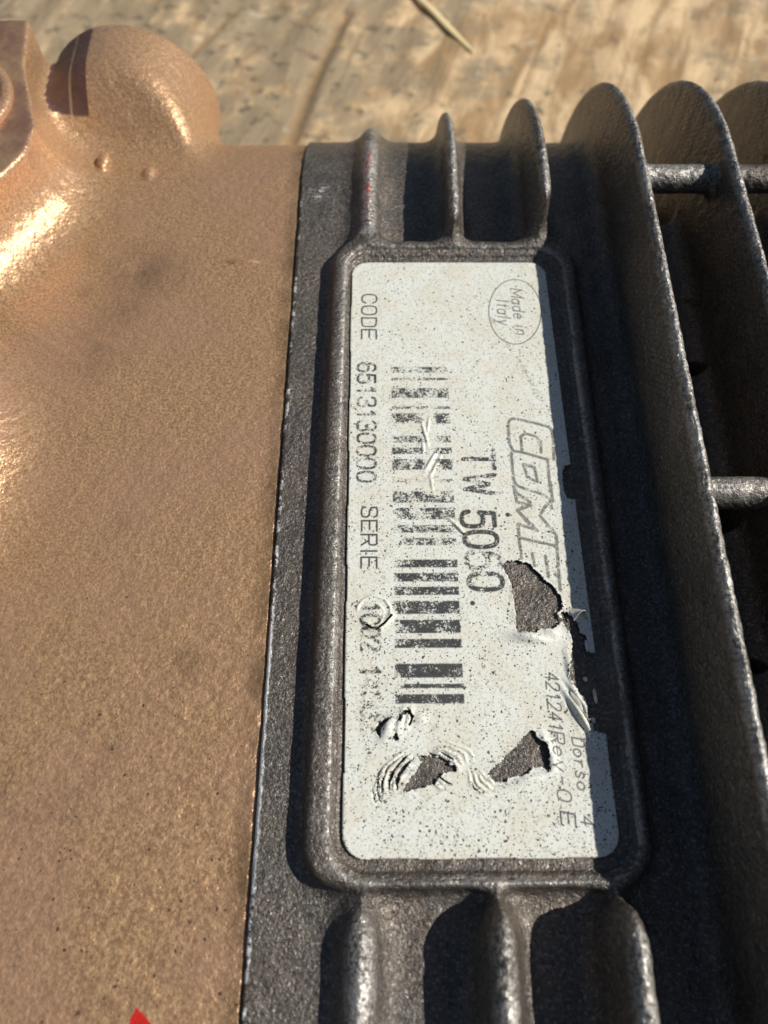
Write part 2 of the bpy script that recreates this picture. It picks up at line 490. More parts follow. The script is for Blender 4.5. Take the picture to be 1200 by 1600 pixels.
def casting(x, y, z, rough):
    d = c_body(x, y, z)
    fr = c_frame(x, y, z)
    pk = box2(x - 0.007 * y, y, 0.55, 0.0, 19.1, 52.5, 4.2) + 0 * z
    d = smin(d, fr, 2.2)
    for i, f in enumerate(fins):
        k = 4.5 if i == 0 else 2.4 if i < 6 and i > 2 else 3.4
        d = smin(d, f(x, y, z), k)
    for f in bars: d = smin(d, f(x, y, z), 1.8)
    # keep the label pocket crisp
    d = smax(d, -smax(pk, -0.12 - z, 0.5), 0.7)
    d = smax(d, -smax(box2(x - 0.007 * y, y, 0.75, 0.2, 19.9, 53.5, 4.6) + 0 * z, 0.6 - z, 0.6), 0.9)
    d = smax(d, -96.0 - y, 1.0)
    if rough:
        d = d + 0.05 * lumps(x, y, z, 1.0) + 0.045 * lumps(x, y, z, 2.6, 1.7) * np.clip((z - 0.6) / 2.0, 0.3, 1.6)
    return d

P, F, Nn = surface_nets(casting, (-31.0, -75.0, -36.0), (74.0, 126.0, 18.6), 0.5)
parts = split_parts(P, F, Nn, cast_comps)
crank = mesh_obj("crankcase", *parts[0][:2], MAT_CAST, pump, parts[0][2])
names = {1: "label_frame"}
for k in range(2, 2 + len(fins)): names[k] = "fin"
for k in range(2 + len(fins), len(cast_comps)): names[k] = "tie_bar"
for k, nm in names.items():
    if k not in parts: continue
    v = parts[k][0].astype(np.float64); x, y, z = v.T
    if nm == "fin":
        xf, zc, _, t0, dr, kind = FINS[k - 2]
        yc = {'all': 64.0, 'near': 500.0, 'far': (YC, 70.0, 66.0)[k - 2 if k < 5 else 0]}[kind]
        rub_glint = np.clip(1.0 + bent(y, z, zc, yc, -39.0) / (1.5 if kind != 'near' else 2.2), 0, 1)
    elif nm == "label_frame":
        rub_glint = np.clip(1.0 - np.abs(box2(x - 0.007 * y, y, 0.6, 0.0, 19.6, 53.0, 4.3) - 0.5) / 1.0, 0, 1) * (z > 0.5) * 0.8  # highlight painted along the inner edge of the rim
    else: rub_glint = 0.45 * np.clip((z - 9.0) / 3.0, 0, 1)
    mesh_obj(nm, *parts[k][:2], MAT_CAST, crank, parts[k][2], {"rub_glint": rub_glint})

# ---------------------------------------------------------------- bronze head
BOSS = [(-82.5, 61.5), (-79.2, 68.0), (-78.8, 75.0), (-84.4, 93.0), (-86.2, 107.0), (-112.0, 106.0), (-112.0, 59.0), (-88.0, 51.0)]
def b_main(x, y, z):
    d = bent(y, z, -2.65)
    return smax(d, (x - 0.009 * y) + 29.35, 0.8)
def b_boss(x, y, z):
    return smax(poly_sdf(x + 0 * y, y + 0 * x, BOSS) - 1.0, z - 10.6, 1.1)
def b_boss2(x, y, z):
    return smax(np.sqrt((x + 101.5) ** 2 + (y - 9.0) ** 2) - 20.0, z - 10.6, 1.0)
def b_port(x, y, z):
    ax = np.sqrt((x + 69.3) ** 2 + (z + 12.0) ** 2)
    d = smax(ax - 18.8, y - 113.5, 2.0)
    return smax(d, -0.6 * (y - 87.5) + 0.8 * (z + 2.6), 2.4)
def nub(px, py, pz, rx, ry, rz):
    def f(x, y, z):
        k = np.sqrt(((x - px) / rx) ** 2 + ((y - py) / ry) ** 2 + ((z - pz) / rz) ** 2)
        return (k - 1.0) * min(rx, ry, rz)
    return f
nubs = [nub(-70.0, 81.4, -2.3, 1.25, 2.6, 0.95), nub(-60.3, 78.4, -3.0, 1.25, 2.0, 0.95), nub(-39.3, 53.9, -2.5, 2.2, 0.5, 0.5)]
head_comps = [b_main, b_boss, b_boss2, b_port] + nubs
def bronze(x, y, z, rough):
    d = smin(b_main(x, y, z), b_boss(x, y, z), 12.5)
    d = smin(d, b_boss2(x, y, z), 16.0)
    d = smin(d, b_port(x, y, z), 4.0)
    for f in nubs: d = smin(d, f(x, y, z), 0.7)
    if rough: d = d + 0.06 * lumps(x, y, z, 0.6, 0.4) + 0.03 * lumps(x, y, z, 2.2, 3.0)
    return d
P, F, Nn = surface_nets(bronze, (-108.0, -75.0, -36.0), (-28.6, 126.0, 12.0), 0.5)
cen = P[F].mean(1)
parts = split_parts(P, F, Nn, head_comps)
head = mesh_obj("pump_head", *parts[0][:2], MAT_BRONZE, pump, parts[0][2])
def flat_split(name, part):
    V, f, n = part
    top = V[f][:, :, 2].min(1) > 10.25
    for sel, nm, mt in ((~top, name, MAT_BRONZE), (top, "machined_face", MAT_COPPER)):
        if sel.any():
            u, inv = np.unique(f[sel], return_inverse=True)
            mesh_obj(nm, V[u], inv.reshape(-1, 4), mt, head, n[u])
flat_split("valve_boss", parts[1])
if 2 in parts: flat_split("valve_boss", parts[2])
mesh_obj("port_boss", *parts[3][:2], MAT_PORT, head, parts[3][2])
for k in (4, 5, 6):
    if k in parts: mesh_obj("casting_nub", *parts[k][:2], MAT_BRONZE, head, parts[k][2])

def lathe(name, cx, cy, prof, mat, parent, seg=96):
    a = np.linspace(0, 2 * np.pi, seg, endpoint=False)
    V = np.array([(cx + r * np.cos(t), cy + r * np.sin(t), z) for r, z in prof for t in a])
    F = [(i * seg + j, i * seg + (j + 1) % seg, (i + 1) * seg + (j + 1) % seg, (i + 1) * seg + j) for i in range(len(prof) - 1) for j in range(seg)]
    return mesh_obj(name, V, F, mat, parent)
lathe("valve_plug", -98.5, 81.0, [(15.2, 10.0), (15.2, 11.3), (14.9, 11.7), (14.0, 11.9), (13.2, 11.7), (12.9, 11.2), (12.9, 10.9),
                                  (12.4, 10.8), (11.9, 11.0), (11.7, 12.2), (11.0, 12.8), (0.01, 12.9)], MAT_BRONZE, head)

# ---------------------------------------------------------------- data label
# measured outlines on the label, in mm
TEAR_A=[(5.34, -10.32), (6.31, -9.66), (8.16, -9.5), (9.79, -10.17), (10.89, -11.49), (12.11, -12.95), (13.34, -14.24), (14.02, -15.52), (14.07, -17.25), (13.09, -18.02), (14.01, -19.11),
 (12.24, -20.48), (10.49, -20.32), (9.68, -21.08), (6.9, -21.07), (7.0, -19.08), (6.89, -15.65), (6.77, -13.42), (6.15, -11.63)]
TEAR_B=[(13.72, -17.71), (14.6, -17.87), (15.94, -19.12), (16.31, -20.95), (17.12, -21.56), (17.11, -23.96), (17.82, -24.11), (22.38, -25.75), (20.98, -35.31), (17.61, -35.56),
 (16.57, -35.02), (15.7, -33.1), (15.52, -32.27), (16.0, -30.6), (14.94, -30.03), (14.25, -28.6), (13.81, -27.45), (14.36, -25.13), (14.93, -22.76), (14.69, -20.95),
 (13.91, -20.03)]
TEAR_C=[(21.03, 6.95), (17.87, 7.25), (16.86, 7.1), (16.55, 5.47), (16.36, 2.54), (16.97, 1.09), (18.36, 0.95), (21.3, 0.94)]
TEAR_D=[(1.35, -40.63), (2.94, -39.21), (5.0, -37.37), (7.55, -34.97), (8.23, -35.11), (8.69, -36.06), (9.72, -36.87), (9.94, -38.72), (9.93, -40.16), (9.62, -40.54), (8.74, -39.89),
 (7.51, -39.88), (6.33, -40.91), (4.02, -41.16), (3.83, -41.8), (2.75, -41.79), (1.7, -41.4)]
TEAR_E=[(-8.08, -38.32), (-6.15, -38.16), (-4.59, -38.51), (-3.56, -39.02), (-4.11, -39.52), (-2.89, -39.52), (-2.58, -40.19), (-4.67, -40.51), (-5.93, -41.98), (-8.18, -42.46),
 (-10.08, -42.93), (-9.54, -41.8), (-8.48, -40.49), (-7.57, -39.16)]
BARS=[(-10.98, -1.15, 26.95, 25.72, 0.5), (-10.98, -1.12, 24.64, 24.1, 0.4), (-10.98, -1.19, 22.5, 20.45, 0.45), (-10.98, -1.13, 18.74, 18.22, 0.45), (-10.98, -1.2, 17.33, 15.3, 0.35),
 (-10.98, -1.17, 12.9, 11.6, 0.4), (-10.98, -1.18, 10.63, 9.4, 0.35), (-10.98, -1.21, 8.44, 6.44, 0.4), (-10.98, -1.15, 4.69, 4.15, 0.5), (-10.98, -1.23, 2.54, 0.45, 0.35),
 (-10.98, -1.23, -0.44, -2.49, 0.4), (-10.98, -1.2, -3.46, -4.76, 0.35), (-10.98, -1.21, -5.66, -6.93, 0.35), (-10.98, -1.21, -9.31, -10.61, 0.25),
 (-10.98, -1.22, -11.52, -12.9, 0.25), (-10.98, -1.22, -13.74, -15.05, 0.2), (-10.98, -1.26, -15.98, -18.02, 0.2), (-10.98, -1.27, -18.92, -20.96, 0.2),
 (-10.98, -1.24, -21.84, -23.17, 0.15), (-10.98, -1.28, -25.49, -27.53, 0.1), (-10.98, -1.22, -28.4, -29.04, 0.2), (-10.98, -1.26, -29.86, -31.2, 0.1)]
LOGO=[[(15.42, 8.31), (15.79, 13.07), (15.51, 14.32), (14.89, 14.8), (9.65, 16.3), (8.83, 16.07), (8.4, 15.12), (8.43, 9.99), (10.3, 9.74), (14.37, 8.31)],
 [(13.46, 9.68), (13.67, 12.45), (10.37, 13.64), (10.38, 9.99)], [(8.55, 9.53), (8.49, 4.89), (8.81, 3.72), (9.48, 3.19), (13.95, 1.53), (14.19, -0.61)],
 [(14.36, 8.16), (14.24, 2.4)], [(10.36, 7.42), (12.14, 6.81), (12.35, 4.15), (10.8, 5.03), (10.36, 7.42)],
 [(8.48, 2.84), (8.7, 0.54), (10.86, -0.09), (8.68, -0.94), (10.3, -3.41)],
 [(8.41, 3.37), (8.82, 2.19), (10.85, 0.46), (8.67, -0.94), (11.53, -4.5), (8.55, -3.33), (8.58, -5.68), (14.0, -7.08)],
 [(14.4, 4.14), (14.43, 0.67), (13.2, -0.18), (12.16, -1.87), (14.38, -5.21), (14.39, -6.52)], [(8.51, -5.6), (8.61, -9.24)], [(14.34, -5.62), (13.99, -14.41)],
 [(10.35, -8.36), (10.53, -10.43)], [(12.34, -8.77), (12.48, -12.21)], [(13.5, -11.82), (14.01, -12.21)]]
TEXT=[('CODE', (-16.09, 43.26), (-16.14, 33.1), 2.58), ('6513130000', (-16.66, 27.78), (-16.62, 4.29), 2.9), ('SERIE', (-15.87, -0.32), (-15.95, -10.67), 2.38),
 ('1C02 14502', (-15.81, -16.32), (-15.69, -34.87), 2.57), ('TW', (0.64, 10.13), (0.63, 2.05), 4.95), ('5050', (-0.05, -1.14), (0.53, -14.24), 4.96),
 ('Made in', (11.17, 44.67), (11.36, 34.11), 2.13), ('Italy', (8.45, 42.22), (8.32, 36.28), 2.29), ('421241', (10.48, -26.75), (10.3, -34.82), 1.84),
 ('Rev-0', (10.45, -35.08), (10.56, -44.01), 1.78), ('E', (10.66, -45.45), (10.66, -47.03), 1.87), ('Dorso. 4', (13.29, -35.88), (13.28, -47.04), 1.6)]
OVAL=[(6.8, 39.37), (16.34, 39.38), (12.19, 46.99), (10.96, 31.97)]
STAIN=[(7.16, 37.89), (9.4, 32.4), (11.83, 27.5), (13.13, 23.42), (14.18, 20.5)]
PTS={'arcD': [(2.65, -39.88), (-0.93, -41.84), (1.05, -43.15)],
 'arcE': [(-8.21, -43.75), (-13.84, -44.36), (-11.58, -39.14)],
 'arcE2': [(-5.03, -40.84), (-1.43, -38.19), (-4.51, -36.47)],
 'blister': [(-14.0, -17.72), (-16.47, -17.71), (-14.0, -20.28)],
 'crack': [(-15.08, -19.74), (-14.38, -20.18), (-13.67, -20.35), (-12.5, -19.5), (-11.42, -18.28)],
 'crease': [(-6.0, 17.04), (-5.38, 13.99), (-6.0, 12.62), (-6.2, 9.66), (-4.92, 6.76), (-3.01, 9.12), (-4.98, 4.94), (-4.6, 2.64)],
 'crease2': [(-3.53, -0.85), (-0.89, -3.93), (1.24, -5.99)],
 'curl': [(15.82, -17.57), (17.57, -17.88), (14.98, -19.73)],
 'dotbig': [[(7.09, -1.72), (0.7, -16.37)]],
 'flapB': [(13.3, -29.45), (15.44, -30.59), (13.74, -33.09), (16.08, -34.47), (17.61, -35.56)],
 'fold': [(-12.41, -33.67), (-13.13, -35.4), (-11.18, -35.41), (-9.54, -32.63), (-9.03, -34.03), (-11.01, -35.93), (-7.41, -33.34)],
 'lipA': [(6.71, -21.52), (8.27, -22.13), (10.84, -22.74), (9.52, -21.23), (12.43, -21.54)],
 'lipD': [(3.83, -41.8), (6.31, -41.17), (8.71, -40.15)]}
CRESCENTS=[[(-12.4, -33.25), (-13.3, -33.84), (-13.83, -34.71), (-13.58, -35.4), (-13.09, -35.82), (-12.95, -34.78), (-12.41, -34.09), (-11.15, -32.97)],
 [(-10.88, -33.85), (-10.51, -32.69), (-9.71, -32.1), (-8.99, -31.99), (-8.44, -32.92), (-8.89, -34.04), (-9.29, -34.31), (-8.98, -33.16), (-9.36, -32.63), (-10.01, -32.98),
  (-10.38, -33.85)],
 [(-11.47, -35.69), (-10.93, -35.0), (-10.56, -36.1), (-11.12, -36.3)]]
ARCS=[([(-12.99, -40.19), (-13.43, -41.39), (-13.56, -42.74), (-13.17, -43.92), (-12.94, -44.29)], 0.13),
 ([(-11.15, -38.82), (-12.12, -39.74), (-12.68, -40.95), (-12.93, -42.3), (-12.85, -43.48)], 0.22),
 ([(-9.06, -37.99), (-10.19, -38.83), (-11.33, -40.2), (-11.9, -41.55), (-11.96, -43.04)], 0.22),
 ([(-8.59, -38.53), (-9.73, -39.6), (-10.62, -40.66), (-10.95, -41.86), (-10.8, -42.46)], 0.3), ([(-14.18, -42.44), (-14.03, -43.48), (-13.64, -44.58)], 0.1),
 ([(-5.2, -37.65), (-4.1, -38.24), (-3.08, -38.84)], 0.17), ([(-1.0, -41.69), (-0.58, -42.51), (0.18, -43.04)], 0.1),
 ([(-5.26, -40.53), (-5.01, -41.21), (-4.25, -41.74), (-3.47, -42.0)], 0.17), ([(-6.65, -37.85), (-5.86, -38.16), (-4.9, -38.24)], 0.12)]
WCRACKS = [((-50.0, 165.0), (-26.0, 262.0), 4.2, 2.0), ((26.0, 165.0), (57.0, 262.0), 1.3, 1.2), ((100.0, 150.0), (139.0, 260.0), 1.0, 0.8),
           ((70.0, 170.0), (100.0, 265.0), 0.9, 0.7), ((-95.0, 220.0), (-70.0, 262.0), 2.0, 1.0)]
SPLINTER = ((0.0, 276.0), (26.0, 235.5))
H = 0.1
LW, LL, LR = 18.05, 51.05, 3.0
gx = np.arange(-18.3, 18.31, H); gy = np.arange(-51.3, 51.31, H)
X, Y = np.meshgrid(gx, gy, indexing='ij')
X = X.astype(np.float64); Y = Y.astype(np.float64)
rng = np.random.default_rng(5)

def jitter(x, y, a):
    return a * (np.sin(x * 5.1 + 2 * np.sin(y * 3.3)) * np.sin(y * 4.7 + 1.5 * np.sin(x * 2.9)) + 0.6 * np.sin(x * 11.0 - y * 9.0) * np.sin(y * 13.0 + x * 7.0))
TEARS = [TEAR_A, TEAR_B, TEAR_C, TEAR_D, TEAR_E]
hole = np.full(X.shape, 1e3)
for k, t in enumerate(TEARS):
    hole = np.minimum(hole, poly_sdf(X, Y, t) + jitter(X, Y, 0.13))
lip_field = hole.copy()
CR = PTS['crack']
def seg_dist(px, py, x=X, y=Y):
    d = np.full(x.shape, 1e9)
    for (ax, ay), (bx, by) in zip(px[:-1], px[1:]):
        ex, ey = bx - ax, by - ay
        t = np.clip(((x - ax) * ex + (y - ay) * ey) / (ex * ex + ey * ey + 1e-12), 0, 1)
        d = np.minimum(d, (x - ax - ex * t) ** 2 + (y - ay - ey * t) ** 2)
    return np.sqrt(d)
hole = np.minimum(hole, seg_dist(CR, None) - 0.16)
for q in CRESCENTS: hole = np.minimum(hole, poly_sdf(X, Y, q) + jitter(X, Y, 0.06))
def tapered_crack(pts, w):
    """a curved tear, widest in the middle"""
    d = np.full(X.shape, 1e9); n = len(pts) - 1
    for i in range(n):
        (ax, ay), (bx, by) = pts[i], pts[i + 1]
        ex, ey = bx - ax, by - ay
        t = np.clip(((X - ax) * ex + (Y - ay) * ey) / (ex * ex + ey * ey + 1e-12), 0, 1)
        s = (i + t) / n
        d = np.minimum(d, np.hypot(X - ax - ex * t, Y - ay - ey * t) - w * (0.15 + 0.85 * np.sin(np.pi * s)))
    return d
for pts_, w_ in ARCS: hole = np.minimum(hole, tapered_crack(pts_, w_) + jitter(X, Y, 0.03))
field = np.maximum(box2(X, Y, 0, 0, LW, LL, LR), -hole)          # negative on the label

# wrinkles, blisters and lifted lips
def ring(cx, cy, r, w, a, a0=-180, a1=180, sx=1.0, wob=1.0):
    dx, dy = (X - cx) / sx, Y - cy
    ang = np.degrees(np.arctan2(dy, dx))
    rr = np.hypot(dx, dy) + wob * 0.16 * np.sin(ang * 0.07 + r * 1.9) + wob * 0.09 * np.sin(ang * 0.17 + r)
    a = a * (0.75 + 0.25 * np.sin(ang * 0.09 + r * 2.3))
    m = np.clip(np.minimum(ang - a0, a1 - ang) / 14.0, 0, 1)
    return a * m * np.exp(-((rr - r) / w) ** 2)
def dome(cx, cy, sx, sy, a, rot=0.0):
    c, s = math.cos(rot), math.sin(rot)
    u, v = (X - cx) * c + (Y - cy) * s, (Y - cy) * c - (X - cx) * s
    return a * np.exp(-(u / sx) ** 2 - (v / sy) ** 2)
Z = 0.05 + 0.015 * np.sin(X * 0.5 + 1) * np.sin(Y * 0.31)
for r, a in ((3.1, .32), (3.9, .42), (4.8, .42), (5.6, .34)): Z += ring(-8.2, -43.2, r, 0.17, a, 92, 176, 1.0)
for r, a in ((2.4, .28), (3.0, .34), (3.6, .3), (4.2, .2)): Z += ring(-5.2, -40.6, r, 0.15, a, 20, 104, 1.25)
for r, a in ((2.3, .26), (2.9, .3), (3.5, .26), (4.1, .18)): Z += ring(2.6, -39.6, r, 0.15, a, -172, -100, 1.0)
for r, a in ((1.6, .25), (2.2, .25)): Z += ring(-4.6, -40.2, r, 0.2, a, -170, -60, 1.2)
Z += dome(-12.0, -34.5, 0.8, 1.5, 1.0, -0.5) + dome(-10.3, -33.7, 0.55, 1.7, 0.9, -0.35) + dome(-9.2, -33.3, 0.4, 1.3, 0.7, -0.3) + dome(-7.6, -33.3, 0.9, 0.8, 0.3)
Z += ring(-14.0, -17.7, 2.45, 0.17, 0.26, -40, 178, wob=0.25) + dome(-14.0, -17.9, 1.8, 1.9, 0.22) + ring(-14.3, -18.1, 1.75, 0.14, 0.14, -170, 60, wob=0.4)
Z += dome(-5.5, 13.2, 0.22, 2.2, 0.3, 0.2) + dome(-4.9, 15.0, 0.2, 1.6, 0.22, -0.15) + dome(-4.6, 8.2, 0.25, 2.0, 0.34, -0.5) + dome(-3.9, 7.2, 0.22, 1.8, 0.3, -0.45)
Z += dome(-5.9, 10.9, 0.18, 1.4, 0.22) + dome(-4.7, 4.0, 0.2, 1.3, 0.2, 0.1)
Z += dome(-1.1, -3.6, 0.2, 2.2, 0.24, 0.7) + dome(-0.3, -4.6, 0.18, 1.6, 0.2, 0.7)
near = lambda t, w: np.exp(-(np.abs(poly_sdf(X, Y, t)) / w) ** 2)
Z += dome(8.6, -21.7, 2.4, 0.75, 0.95, -0.12) + dome(12.2, -21.0, 1.2, 0.7, 0.4)                 # lip under the big tear
Z += dome(16.3, -17.9, 1.3, 0.8, 0.35, -0.1)                                                       # curl at the right
Z += dome(6.4, -41.6, 2.6, 0.5, 0.45, 0.25) + dome(9.6, -37.0, 0.5, 1.6, 0.5, 0.2) + dome(10.4, -38.6, 0.5, 1.4, 0.4)
fold = dome(15.2, -32.6, 1.1, 3.3, 1.0, 0.45)
Z += 0.9 * fold + 0.55 * fold * np.sin((X * 0.87 + Y * 0.45) * 5.2)
Z += dome(14.2, -27.0, 0.5, 2.6, 0.5, 0.1)
Z += 0.16 * np.exp(-np.abs(lip_field) / 0.35) * (0.6 + 0.4 * np.sin(X * 2.1 + Y * 1.7))
Z += 0.35 * np.exp(-(seg_dist(CR, None) / 0.5) ** 2)

# print, as a coverage value per point of the fine sheet
ink = np.zeros(X.shape); grey = np.zeros(X.shape); wear = np.full(X.shape, 0.25)
def window(pts, pad):
    a = np.array(pts); lo, hi = a.min(0) - pad, a.max(0) + pad
    i0, i1 = np.searchsorted(gx, lo[0]), np.searchsorted(gx, hi[0])
    j0, j1 = np.searchsorted(gy, lo[1]), np.searchsorted(gy, hi[1])
    return slice(max(i0, 0), i1), slice(max(j0, 0), j1)
def stroke(dst, pts, w, wr=None):
    s = window(pts, w + 0.5)
    if dst[s].size == 0: return
    d = seg_dist(pts, None, X[s], Y[s])
    v = np.clip(0.5 + (w / 2 - d) / 0.13, 0, 1)
    dst[s] = np.maximum(dst[s], v)
    if wr is not None: wear[s] = np.where(v > 0, wr, wear[s])
def smooth(pts, closed=False, it=2):
    p = [tuple(q) for q in pts]
    for _ in range(it):
        q = [] if closed else [p[0]]
        n = len(p)
        for i in range(n if closed else n - 1):
            a, b = p[i], p[(i + 1) % n]
            q += [(a[0] * .75 + b[0] * .25, a[1] * .75 + b[1] * .25), (a[0] * .25 + b[0] * .75, a[1] * .25 + b[1] * .75)]
        if not closed: q.append(p[-1])
        p = q
    if closed: p.append(p[0])
    return p
def S(s): return [tuple(float(v) for v in q.split(',')) for q in s.split()]
def ell(cx, cy, rx, ry, a0=0, a1=360, n=18):
    return [(cx + rx * math.cos(math.radians(a0 + (a1 - a0) * i / n)), cy + ry * math.sin(math.radians(a0 + (a1 - a0) * i / n))) for i in range(n + 1)]
# stroke font on a 4 x 6 cell
G = {
 'C': [smooth(S("4,4.5 3.3,6 2,6.15 .6,5.9 0,4.2 0,1.8 .6,.1 2,-.15 3.3,0 4,1.5"))], 'O': [smooth(S("2,6.15 .55,5.9 0,4.2 0,1.8 .55,.1 2,-.15 3.45,.1 4,1.8 4,4.2 3.45,5.9"), True)],
 'D': [smooth(S("0,0 2.4,0 4,.4 4,3 4,5.6 2.4,6 0,6")), S("0.1,6 0.1,0")], 'E': [S("4,6 0,6 0,0 4,0"), S("0,3.1 3.3,3.1")],
 'S': [smooth(S("3.9,4.8 3.5,6.1 .4,6.2 0,4.4 .6,3.2 3.5,2.9 4.1,1.4 3.5,-.2 .3,-.1 0,1.3"))],
 'R': [S("0,0 0,6 2.4,6"), smooth(S("2.4,6 4,6 4,3 2.4,2.9 0,2.9")), S("2.2,2.9 4,0")], 'I': [S("2,0 2,6")],
 'T': [S("0,6 4,6"), S("2,6 2,0")], 'W': [S("0,6 .9,0 2,4.6 3.1,0 4,6")], 'M': [S("0,0 0,6 2,1.4 4,6 4,0")],
 '0': [smooth(S("2,6.15 .6,5.8 0,4.2 0,1.8 .6,.2 2,-.15 3.4,.2 4,1.8 4,4.2 3.4,5.8"), True)], '1': [S("1,4.7 2.3,6 2.3,0")],
 '2': [smooth(S("0,4.6 .3,6.1 3.6,6.2 4,4.4 3,2.9 0,.1")), S("0,.05 4,.05")],
 '3': [smooth(S("0.1,5 .5,6.1 3.6,6.2 3.9,4.4 3.2,3.2 1.6,3.1")), smooth(S("1.6,3.1 3.6,3 4.1,1.5 3.6,-.2 .4,-.1 0,1.2"))],
 '4': [S("3,0 3,6 0,1.9 4,1.9")], '5': [S("3.8,6 .5,6 .2,3.2"), smooth(S("0.2,3.2 1.2,3.9 3.7,3.8 4.1,1.8 3.6,-.2 .4,-.1 0,1.2"))],
 '6': [smooth(S("3.7,5.3 3,6.1 .8,6.1 0,3.6 0,.6 1.2,-.1 3.6,-.1 4.1,1.8 3.6,3.6 .9,3.7 .1,2.2"))],
 'a': [ell(1.9, 1.9, 1.7, 1.9), S("3.6,3.8 3.6,0")], 'd': [ell(1.9, 1.9, 1.7, 1.9), S("3.6,6.2 3.6,0")],
 'e': [S("0.2,2 3.6,2")[:1] + ell(1.9, 1.9, 1.7, 1.9, 0, 320) , S("0.2,1.95 3.6,1.95")], 'i': [S("2,0 2,3.8"), S("2,5.2 2,5.5")],
 'n': [S("0.4,0 .4,3.8"), smooth(S("0.4,2.4 1.2,3.9 3.5,4 3.6,2.4 3.6,0"))], 't': [S("1.8,5.4 1.8,.5 3,0"), S(".7,3.8 3.1,3.8")],
 'l': [S("2,6.2 2,0")], 'y': [S("0.4,3.8 2,0"), S("3.6,3.8 1.4,-1.5 .4,-1.8")], 'r': [S("0.8,0 .8,3.8"), smooth(S("0.8,2.2 1.6,3.8 3.4,3.7"))],
 's': [smooth(S("3.4,3.1 2.9,3.9 .9,3.9 .5,2.6 3.4,1.5 3.2,-.1 .8,-.1 .4,.8"))], 'o': [ell(2, 1.9, 1.8, 1.9)], 'v': [S("0.2,3.8 2,0 3.8,3.8")],
 '.': [S("1.6,.1 1.7,.2")], '-': [S("0.6,2.8 3.2,2.8")], ' ': []}
def write(s, start, end, capH, w, dst, wr=0.25, slant=0.0, gap=0.26, widths=None):
    """text running from start to end on the label; its top points to +X"""
    n = len(s)
    wd = [(widths or {}).get(ch, 1.0) for ch in s]
    tot = sum(wd) - gap
    L = start[1] - end[1]
    unit = L / tot
    pos = 0.0
    for ch, cw in zip(s, wd):
        cellw = unit * (cw - gap)
        bx = start[0] + (end[0] - start[0]) * pos / tot
        for st in G[ch]:
            pts = [(bx + q[1] / 6 * capH, start[1] - unit * pos - q[0] / 4 * cellw - slant * q[1] / 6 * capH) for q in st]
            stroke(dst, pts, w, wr(pos / tot) if callable(wr) else wr)
        pos += cw
STY = {'CODE': (.30, -.05, 0), '6513130000': (.46, .33, 0), 'SERIE': (.30, -.1, 0), '1C02 14502': (.5, lambda t: .36 + .16 * t, 0), 'TW': (.78, .34, 0),
       '5050': (.78, lambda t: (.18, .2, .42, .26)[min(3, int(t * 4.2))], 0), 'Made in': (.19, -.6, .17), 'Italy': (.19, -.6, .17),
       '421241': (.2, -.3, .2), 'Rev-0': (.2, -.2, .2), 'E': (.24, -.4, .2), 'Dorso. 4': (.2, -.3, .2)}
PW = {'i': .5, 'l': .5, 't': .72, 'I': .6, 'r': .78, 'M': 1.35, ' ': .6}
for s, a, b, hgt in TEXT:
    w, wr, sl = STY[s]
    write(s, a, b, hgt, w, ink, wr, sl, widths=PW if s in ('Made in', 'Italy') else ({'I': .6} if s == 'SERIE' else None))
for x0, x1, y0, y1, wr in BARS:
    d = np.maximum(np.abs(X - (x0 + x1) / 2) - (x1 - x0) / 2, np.abs(Y - (y0 + y1) / 2) - (y0 - y1) / 2)
    v = np.clip(0.5 - d / 0.13, 0, 1)
    ink = np.maximum(ink, v)
    wear = np.where(v > 0, wr * 0.75 + 0.10 + 0.45 * np.exp(-((X + 4.9) / 1.0) ** 2) * (Y > 2) * (Y < 18) + .35 * np.clip((-9.6 - X) / 1.5, 0, 1) * (Y < 0), wear)
for k, lg in enumerate(LOGO): stroke(grey, smooth(lg, it=1) if k < 3 else lg, 0.52)
for a0 in range(0, 360, 6):
    pts = [(11.6 + 4.75 * math.cos(math.radians(t)) + 0.55 * math.sin(math.radians(t)), 39.4 + 7.5 * math.sin(math.radians(t))) for t in (a0, a0 + 3, a0 + 6)]
    stroke(ink, pts, 0.17, -0.5)
for bx, by in ((7.09, -1.72), (0.7, -16.37)): stroke(ink, [(bx, by), (bx + .02, by)], 0.75, -0.5)
stain = np.clip(1.0 - seg_dist(STAIN, None) / np.maximum(0.35 + 0.03 * (38 - Y), 0.2), 0, 1)

gfx = np.gradient(field, H, axis=0); gfy = np.gradient(field, H, axis=1)
gl = np.maximum(np.hypot(gfx, gfy), 0.2)
keep = (field[:-1, :-1] + field[1:, :-1] + field[:-1, 1:] + field[1:, 1:]) / 4 < 0
nx_, ny_ = X.shape
I = np.arange(nx_ * ny_).reshape(nx_, ny_)
Q = np.stack([I[:-1, :-1], I[1:, :-1], I[1:, 1:], I[:-1, 1:]], -1)[keep]
band = np.abs(field) < 0.13
Xs = np.where(band, X - field * gfx / gl ** 2, X); Ys = np.where(band, Y - field * gfy / gl ** 2, Y)
u, inv = np.unique(Q, return_inverse=True)
V = np.stack([Xs.ravel()[u], Ys.ravel()[u], Z.ravel()[u]], 1)
label = mesh_obj("data_label", V, inv.reshape(-1, 4), MAT_LABEL, pump,
                 attrs={"ink": ink.ravel()[u], "grey_ink": grey.ravel()[u], "wear": wear.ravel()[u], "stain": stain.ravel()[u]})
label["label"] = "torn white data label with barcode and worn black print"
sol = label.modifiers.new("thickness", 'SOLIDIFY')
sol.thickness = 0.10 * MM; sol.offset = 1.0; sol.use_rim_only = False

